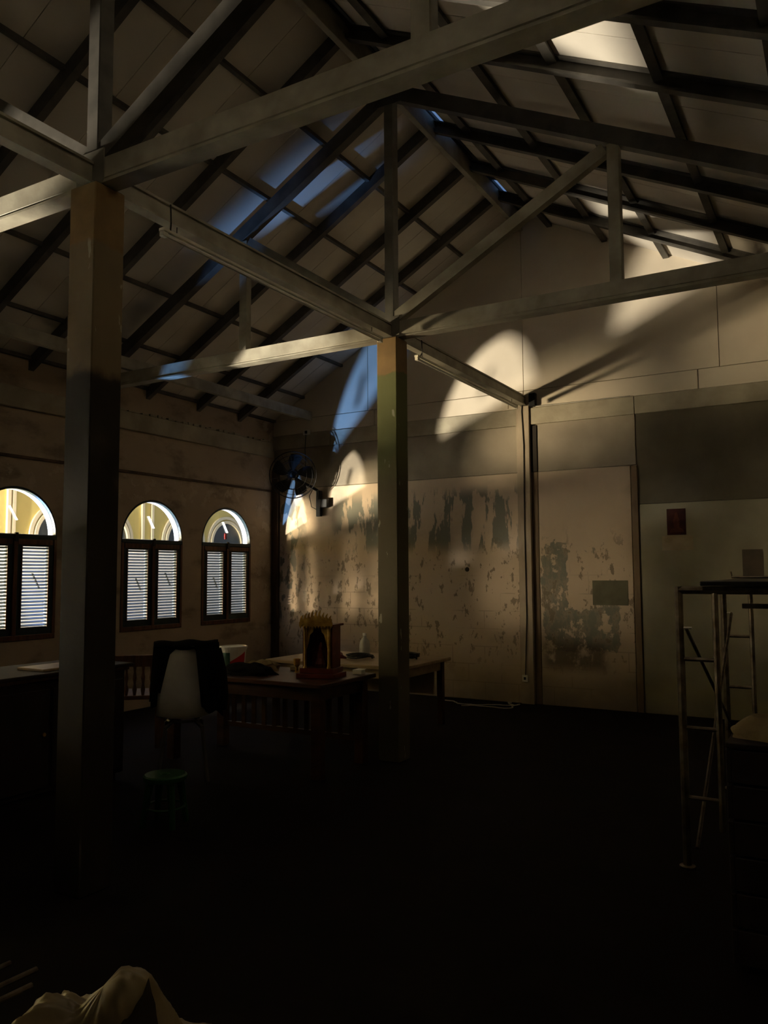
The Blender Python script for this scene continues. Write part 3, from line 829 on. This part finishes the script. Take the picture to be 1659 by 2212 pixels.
def heap(name, c, rx, ry, h, m, label, cat, seed, amp=0.3, n=22, fold=6.0):
    c = Vector(c)
    def fn(u, v):
        a = 2*math.pi*u; t = v*math.pi/2
        rr = math.cos(t)**0.7 if v < 1 else 0
        p = Vector((math.cos(a)*rr, math.sin(a)*rr, math.sin(t)))
        k = 1 + amp*noise.noise(Vector((p.x*2+seed, p.y*2, p.z*2))) + amp*0.35*math.sin(a*fold+seed+p.z*3)*rr
        return c + Vector((p.x*rx*k, p.y*ry*k, max(0, p.z*h*(1+amp*noise.noise(Vector((p.x*3+seed*2, p.y*3, 1.0)))))))
    o = MB().grid(fn, n*2, n).build(name, m, smooth=True)
    if label: tag(o, label, cat)
    return o
heap('cloth_heap', (-4.30, 5.36, 0.70), 0.16, 0.10, 0.075, 'tan_cloth', 'crumpled tan cloth on the wooden table beside the bucket', 'cloth', 2.0)
heap('dark_bag', (-4.22, 5.08, 0.70), 0.24, 0.13, 0.085, 'black_cloth', 'flat black bag on the front of the wooden table', 'bag', 5.0)
o = MB().box((-4.06, 5.42, 0.70), (-3.84, 5.56, 0.735)).build('paper_stack', 'paper', bevel=0.003); tag(o, 'low stack of pale papers behind the black bag', 'papers')
r = tag(empty('small_box', (-3.43, 5.50, 0.70)), 'small white carton on the corner of the wooden table', 'box')
MB().box((-3.47, 5.46, 0.70), (-3.385, 5.52, 0.735)).build('carton', 'white_plastic', r, bevel=0.003)
MB().box((-3.465, 5.515, 0.735), (-3.39, 5.545, 0.737)).build('flap', 'white_plastic', r)
r = tag(empty('brass_cup', (-3.93, 5.34, 0.70)), 'small brass cup left of the shrine', 'cup')
MB().lathe((-3.93, 5.34, 0.70), [(0.022, 0), (0.012, 0.012), (0.010, 0.04), (0.026, 0.06), (0.03, 0.11), (0.027, 0.11), (0.022, 0.065)], 14).build('bowl', 'gold', r)
# on the tan table
r = tag(empty('plastic_bottle', (-4.30, 7.0, 0.66)), 'cloudy plastic bottle on the tan table left of the green column', 'bottle')
MB().lathe((-4.30, 7.0, 0.66), [(0.05, 0), (0.055, 0.02), (0.055, 0.12), (0.045, 0.16), (0.018, 0.19), (0.016, 0.21)], 16).build('body', 'clear', r, smooth=True)
MB().lathe((-4.30, 7.0, 0.87), [(0.02, 0), (0.02, 0.025)], 12).build('cap', 'white_plastic', r)
def coil(c, rad, turns, label, m='cable_dark', r=0.008, seed=0):
    pts = []
    for k in range(int(turns*14)):
        a = 2*math.pi*k/14
        rr = rad*(1+0.18*math.sin(k*0.7+seed))
        pts.append((c[0]+rr*math.cos(a)*1.2, c[1]+rr*math.sin(a), c[2]+r+0.012*(k/14)+0.012*abs(math.sin(k*0.5+seed))))
    o = MB().tube(pts, r, 6).build('cable_coil', m); tag(o, label, 'cable')
coil((-4.20, 6.75, 0.66), 0.10, 3, 'grey cable coil beside the bottle on the tan table', 'cable_dark', 0.009, 1)
coil((-3.80, 6.95, 0.66), 0.10, 4, 'dark cable coil on the right end of the tan table', 'cable_dark', 0.010, 3)
coil((-3.72, 6.75, 0.66), 0.05, 2, 'small pale cable loop at the edge of the tan table', 'cable', 0.006, 2)
heap('red_pouch', (-4.52, 6.75, 0.66), 0.14, 0.08, 0.06, 'red_lacquer', 'dark red pouch on the tan table behind the shrine', 'pouch', 8.0)

# ------------------------------------------------------------------ shell chair with black jacket
ch = tag(empty('shell_chair', (-4.22, 4.36, 0), math.atan2(0.72, 0.69) + R(-3)), 'white plastic shell chair on dark metal legs, jacket over its back', 'chair')
ch.rotation_euler.z = R(44)
def shell(u, v):
    # v 0..1 from front of seat to the top of the back; local -Y faces the camera (outer back)
    x = (u-0.5)*2
    if v < 0.42:
        t = v/0.42; y = 0.36 - 0.34*t; z = 0.455 - 0.02*math.sin(t*math.pi) + 0.03*x*x; w = 0.185 + 0.01*t
    else:
        t = (v-0.42)/0.58; ang = min(1, t*3)
        y = 0.02 - 0.06*math.sin(ang*math.pi/2) - 0.03*t + 0.07*x*x*(0.4+0.6*t); z = 0.455 + 0.50*t + 0.03*x*x*(1-min(1, t*4))
        w = 0.195 - 0.03*t - 0.10*max(0, t-0.62)**2/0.144 if t > 0.62 else 0.195 - 0.03*t
        w = max(w, 0.05)
    return (x*w, y, z)
MB().grid(shell, 14, 26).build('seat_shell', 'white_plastic', ch, local=True, smooth=True, solid=0.008)
MB().ring((0, 0.17, 0.425), (0, 0, 1), 0.115, 0.010, 24, 6).build('seat_ring', 'chrome', ch, local=True)
for sx in (-1, 1):
    for sy in (-1, 1):
        MB().tube([(sx*0.08, 0.17+sy*0.08, 0.425), (sx*0.13, 0.17+sy*0.13, 0.39), (sx*0.175, 0.17+sy*0.175, 0.0)], 0.014, 8).build('leg', 'rafter', ch, local=True)
        MB().tube([(sx*0.135, 0.17+sy*0.135, 0.36), (sx*0.08, 0.17+sy*0.08, 0.418)], 0.006, 5).build('bracket', 'chrome', ch, local=True)
jk = tag(empty('jacket', (-4.22, 4.36, 0.5), R(44)), 'black jacket hung over the back of the white shell chair', 'jacket')
def jz(z): return z - 0.5
def flap(x0, x1, xb0, xb1, zb0, zb1, y, seed):
    def fn(u, v):
        xt = x0 + (x1-x0)*u; xb = xb0 + (xb1-xb0)*u
        x = xt + (xb-xt)*(v**0.8)
        zb = zb0 + (zb1-zb0)*u + 0.02*math.sin(u*9+seed)
        z = 1.015 - 0.012*abs(x)*2 + (zb-1.015)*v
        f = 0.018*math.sin(u*11+seed+v*2)*v
        return (x, y - 0.02*math.sin(min(1, v*3)*math.pi/2) + f + 0.06*v*abs(u-0.5), jz(z))
    return fn
MB().grid(flap(-0.215, -0.075, -0.235, -0.17, 0.60, 0.66, -0.105, 0.3), 12, 18).build('front_panel', 'black_cloth', jk, local=True, smooth=True, solid=0.012)
MB().grid(flap(0.065, 0.225, 0.125, 0.275, 0.54, 0.50, -0.105, 1.7), 16, 18).build('front_panel', 'black_cloth', jk, local=True, smooth=True, solid=0.012)
def jtop(u, v):
    x = -0.215 + 0.45*u; a = math.pi*v
    return (x, -0.055 - 0.06*math.cos(a), jz(0.985 + 0.035*math.sin(a) - 0.05*abs(x)**1.5 + 0.006*math.sin(u*14)))
MB().grid(jtop, 18, 8).build('collar', 'black_cloth', jk, local=True, smooth=True, solid=0.014)
MB().grid(lambda u, v: (-0.215+0.46*u+0.05*v*(u-0.4), 0.012+0.02*math.sin(u*10)*v, jz(0.99-0.45*v+0.02*math.sin(u*7))), 14, 12).build('back_panel', 'black_cloth', jk, local=True, smooth=True, solid=0.012)
MB().tube([(0.21, -0.10, jz(0.96)), (0.245, -0.11, jz(0.80)), (0.265, -0.10, jz(0.62)), (0.26, -0.10, jz(0.53))], [0.05, 0.055, 0.048, 0.042], 10).build('sleeve', 'black_cloth', jk, local=True, smooth=True)

# green stool
gs = tag(empty('plastic_stool', (-3.63, 3.60, 0), R(20)), 'low green plastic stool on the floor by the nearest column', 'stool')
MB().lathe((0, 0, 0), [(0.118, 0.262), (0.128, 0.268), (0.130, 0.292), (0.120, 0.300), (0.03, 0.300), (0.022, 0.294), (0.02, 0.288)], 28).build('seat', 'green_plastic', gs, local=True)
for k in range(4):
    a = math.pi/4 + k*math.pi/2
    MB().tube([(0.092*math.cos(a), 0.092*math.sin(a), 0.268), (0.135*math.cos(a), 0.135*math.sin(a), 0.0)], [0.026, 0.018], 8).build('leg', 'green_plastic', gs, local=True)
MB().ring((0, 0, 0.11), (0, 0, 1), 0.118, 0.008, 24, 6).build('brace_ring', 'green_plastic', gs, local=True)

# ------------------------------------------------------------------ sideboard and carved chair on the left
sdb = tag(empty('sideboard', (-4.95, 2.95, 0)), 'long dark wooden sideboard on the left under the windows', 'cabinet')
MB().box((-5.25, 1.65, 0.06), (-4.68, 4.22, 0.80)).build('carcass', 'wood_dark', sdb, bevel=0.006)
MB().box((-5.28, 1.62, 0.825), (-4.63, 4.26, 0.85)).build('top_board', 'wood_dark', sdb, bevel=0.006)
MB().box((-5.27, 1.63, 0.80), (-4.655, 4.24, 0.825)).build('top_moulding', 'wood_frame', sdb, bevel=0.004)
for k in range(4):
    y = 1.70 + k*0.63
    d = MB().box((-4.68, y, 0.10), (-4.662, y+0.60, 0.74)).build('door', 'wood_dark', sdb, bevel=0.004)
    MB().lathe((-4.662, y+(0.55 if k % 2 == 0 else 0.05), 0.45), [(0.006, 0), (0.006, 0.012), (0.014, 0.018), (0.012, 0.026)], 10, (1, 0, 0)).build('knob', 'gold', d)
MB().box((-5.22, 1.70, 0.0), (-4.72, 4.18, 0.06)).build('base', 'wood_dark', sdb)
o = MB().box((-5.0, 3.55, 0.85), (-4.72, 4.05, 0.868)).build('flat_box', 'table_tan', bevel=0.003)
tag(o, 'thin brown folder lying on the far end of the sideboard', 'folder')

cc = tag(empty('carved_chair', (-5.55, 5.15, 0), R(40)), 'dark wooden chair with carved back behind the shell chair', 'chair')
for sx in (-1, 1):
    MB().box((sx*0.2-0.022, -0.22, 0), (sx*0.2+0.022, -0.176, 0.80)).build('leg', 'wood_frame', cc, local=True, bevel=0.003)
    MB().box((sx*0.2-0.022, 0.18, 0), (sx*0.2+0.022, 0.224, 0.42)).build('leg', 'wood_frame', cc, local=True, bevel=0.003)
MB().box((-0.235, -0.23, 0.42), (0.235, 0.24, 0.455)).build('seat', 'wood_frame', cc, local=True, bevel=0.006)
MB().box((-0.18, -0.215, 0.70), (0.18, -0.185, 0.80)).build('back_rail', 'wood_frame', cc, local=True, bevel=0.004)
for k in range(5):
    x = -0.14 + k*0.07
    MB().lathe((x, -0.20, 0.455), [(0.012, 0), (0.02, 0.05), (0.010, 0.10), (0.018, 0.15), (0.010, 0.20), (0.014, 0.245)], 8).build('spindle', 'wood_frame', cc, local=True)

# ------------------------------------------------------------------ scaffold on the right
YA, YB2 = 4.40, 6.10
XA, XI, XO = -0.775, -0.60, 0.38
sc = tag(empty('scaffold', (XA, YA, 0)), 'tubular metal scaffold with ladder frames at the right', 'scaffold')
TR = 0.021
for y in (YA, YB2):
    for x in (XA, XO):
        MB().tube([(x, y, 0), (x, y, 1.425)], TR, 10).build('frame_leg', 'rusty', sc)
        MB().lathe((x, y, 0), [(0.04, 0), (0.04, 0.008), (0.024, 0.012)], 12).build('foot_plate', 'rusty', sc)
    for x in (XI, XO-0.175):
        MB().tube([(x, y, 0.20), (x, y, 1.405)], 0.016, 8).build('ladder_upright', 'rusty', sc)
    MB().tube([(XA, y, 1.405), (XO, y, 1.405)], TR, 10).build('top_tube', 'rusty', sc)
    for z in (1.05, 0.70, 0.35):
        MB().tube([(XA, y, z), (XI, y, z)], 0.011, 8).build('rung', 'rusty', sc)
        MB().tube([(XO-0.175, y, z), (XO, y, z)], 0.011, 8).build('rung', 'rusty', sc)
for x, s in ((XA, 1), (XO, -1)):
    xx = x + s*0.03
    MB().tube([(xx, YA, 1.21), (xx, YB2, 0.42)], 0.010, 8).build('cross_brace', 'rusty', sc)
    MB().tube([(xx+s*0.02, YB2, 1.21), (xx+s*0.02, YA, 0.10)], 0.010, 8).build('cross_brace', 'rusty', sc)
    for y in (YA, YB2):
        MB().tube([(x, y, 1.21), (x+s*0.06, y, 1.21)], 0.007, 6).build('brace_pin', 'chrome', sc)
MB().tube([(XI, YB2-0.5, 1.28), (XO, YB2-0.5, 1.28)], 0.016, 8).build('guard_tube', 'rusty', sc)
o = MB().box((-0.66, YA-0.06, 1.428), (0.30, YB2+0.08, 1.452)).build('scaffold_plank', 'black', bevel=0.004)
tag(o, 'dark plank lying across the top of the scaffold', 'plank')
o = MB().tube([(-0.62, 5.3, 1.466), (-0.625, 5.3, 1.50)], 0.006, 6).tube([(-0.62, 5.3, 1.466), (0.25, 5.15, 1.466)], 0.008, 6).build('metal_rod', 'rusty')
tag(o, 'thin bent metal rod lying on the scaffold plank', 'rod')

# dark crate and cloth at the right edge
cr = tag(empty('wooden_crate', (-0.1, 3.60, 0)), 'dark wooden crate in front of the scaffold at the right edge', 'crate')
CX0, CX1, CY0, CY1 = -0.44, 0.20, 3.36, 3.84
for k in range(6):
    z = 0.03 + k*0.133
    for (a, b, c, d) in ((CX0+0.02, CY0, CX1-0.02, CY0+0.02), (CX0+0.02, CY1-0.02, CX1-0.02, CY1), (CX0, CY0, CX0+0.02, CY1), (CX1-0.02, CY0, CX1, CY1)):
        MB().box((a, b, z), (c, d, z+0.123)).build('crate_board', 'wood_dark', cr, bevel=0.003)
for x in (CX0+0.022, CX1-0.052):
    for y in (CY0+0.022, CY1-0.052):
        MB().box((x, y, 0), (x+0.03, y+0.03, 0.825)).build('crate_post', 'wood_dark', cr)
MB().box((CX0, CY0, 0.825), (CX1, CY1, 0.845)).build('crate_lid', 'wood_dark', cr, bevel=0.003)
heap('tan_sack', (-0.28, 3.56, 0.845), 0.155, 0.13, 0.085, 'tan_cloth', 'tan cloth bundle lying on the dark crate', 'cloth', 4.0, amp=0.2)

# ------------------------------------------------------------------ foreground sack and rods
def sack(u, v):
    a = 2*math.pi*u; t = v*math.pi/2
    rr = math.cos(t)**0.55 if v < 1 else 0.0
    d = Vector((math.cos(a)*rr, math.sin(a)*rr, math.sin(t)**0.9))
    k = 1 + 0.22*noise.noise(d*2.2+Vector((3, 1, 7))) + 0.10*noise.noise(d*5.0) + 0.05*(0.5-abs(noise.noise(d*9.0+Vector((1, 5, 2))))) + 0.02*noise.noise(d*22.0)
    pk = 0.20*math.exp(-((d.x-0.15)**2+(d.y-0.1)**2)*7) + 0.13*math.exp(-((d.x+0.52)**2+(d.y-0.1)**2)*10)
    return Vector((d.x*0.315*k, d.y*0.26*k, max(0.0, d.z*0.26*k + pk*d.z + 0.012*math.sin(a*17+d.z*9)*rr)))
sk = tag(empty('plastic_sack', (-1.835, 1.60, 0), R(30)), 'crumpled beige plastic sack on the floor in the foreground', 'sack')
MB().grid(sack, 120, 60).build('sack_body', 'sack', sk, local=True, smooth=True)
def sack_patch(u, v):
    p = sack((R(-75) + R(75)*u + 0.12*math.sin(v*7))/(2*math.pi) % 1.0, 0.25 + 0.66*v)
    return Vector((p.x*1.015, p.y*1.02-0.002, p.z*1.012+0.003))
MB().grid(sack_patch, 12, 24).build('dark_patch', 'sack_dark', sk, local=True, smooth=True)
sk.scale = (1.0, 1.0, 0.86)
MB().tube([(-0.16, -0.03, 0.16), (-0.12, -0.08, 0.22), (-0.08, -0.10, 0.24)], [0.004, 0.012, 0.004], 6).build('tie_fold', 'white_plastic', sk, local=True)
for i, (x, y, z) in enumerate(((-2.216, 1.655, 0.25), (-2.29, 1.727, 0.25), (-2.40, 1.711, 0.25))):
    o = MB().tube([(x-0.04, 0.75, z), (x, y, z)], 0.009, 8).build('metal_rod', 'rusty')
    tag(o, ['thin metal rod nearest the foreground sack', 'middle one of the thin metal rods left of the sack', 'leftmost of the thin metal rods by the foreground sack'][i], 'rod', 'rods by the sack')
tr = tag(empty('trestle', (-2.33, 1.2, 0)), 'low dark trestle holding the metal rods beside the sack', 'trestle')
for y in (0.95, 1.50):
    MB().box((-2.50, y-0.015, 0.205), (-2.19, y+0.015, 0.2405)).build('cross_bar', 'wood_dark', tr)
    for x in (-2.485, -2.205):
        MB().box((x-0.012, y-0.012, 0), (x+0.012, y+0.012, 0.205)).build('leg', 'wood_dark', tr)

# cables on the floor by the back wall
random.seed(3)
for i, (x0, y0, lab) in enumerate(((-4.25, 8.62, 'pale cable snaking over the floor along the back wall'), (-3.85, 8.35, 'pale cable tangle on the floor nearer the tan table'))):
    pts = []; x, y, a = x0, y0, 0.2
    for k in range(34):
        pts.append((x, min(y, YB-0.08), 0.008))
        a += random.uniform(-0.75, 0.75); a *= 0.9
        x += 0.035*math.cos(a); y += 0.035*math.sin(a)
    o = MB().tube(pts, 0.007, 6).build('floor_cable', 'cable'); tag(o, lab, 'cable')
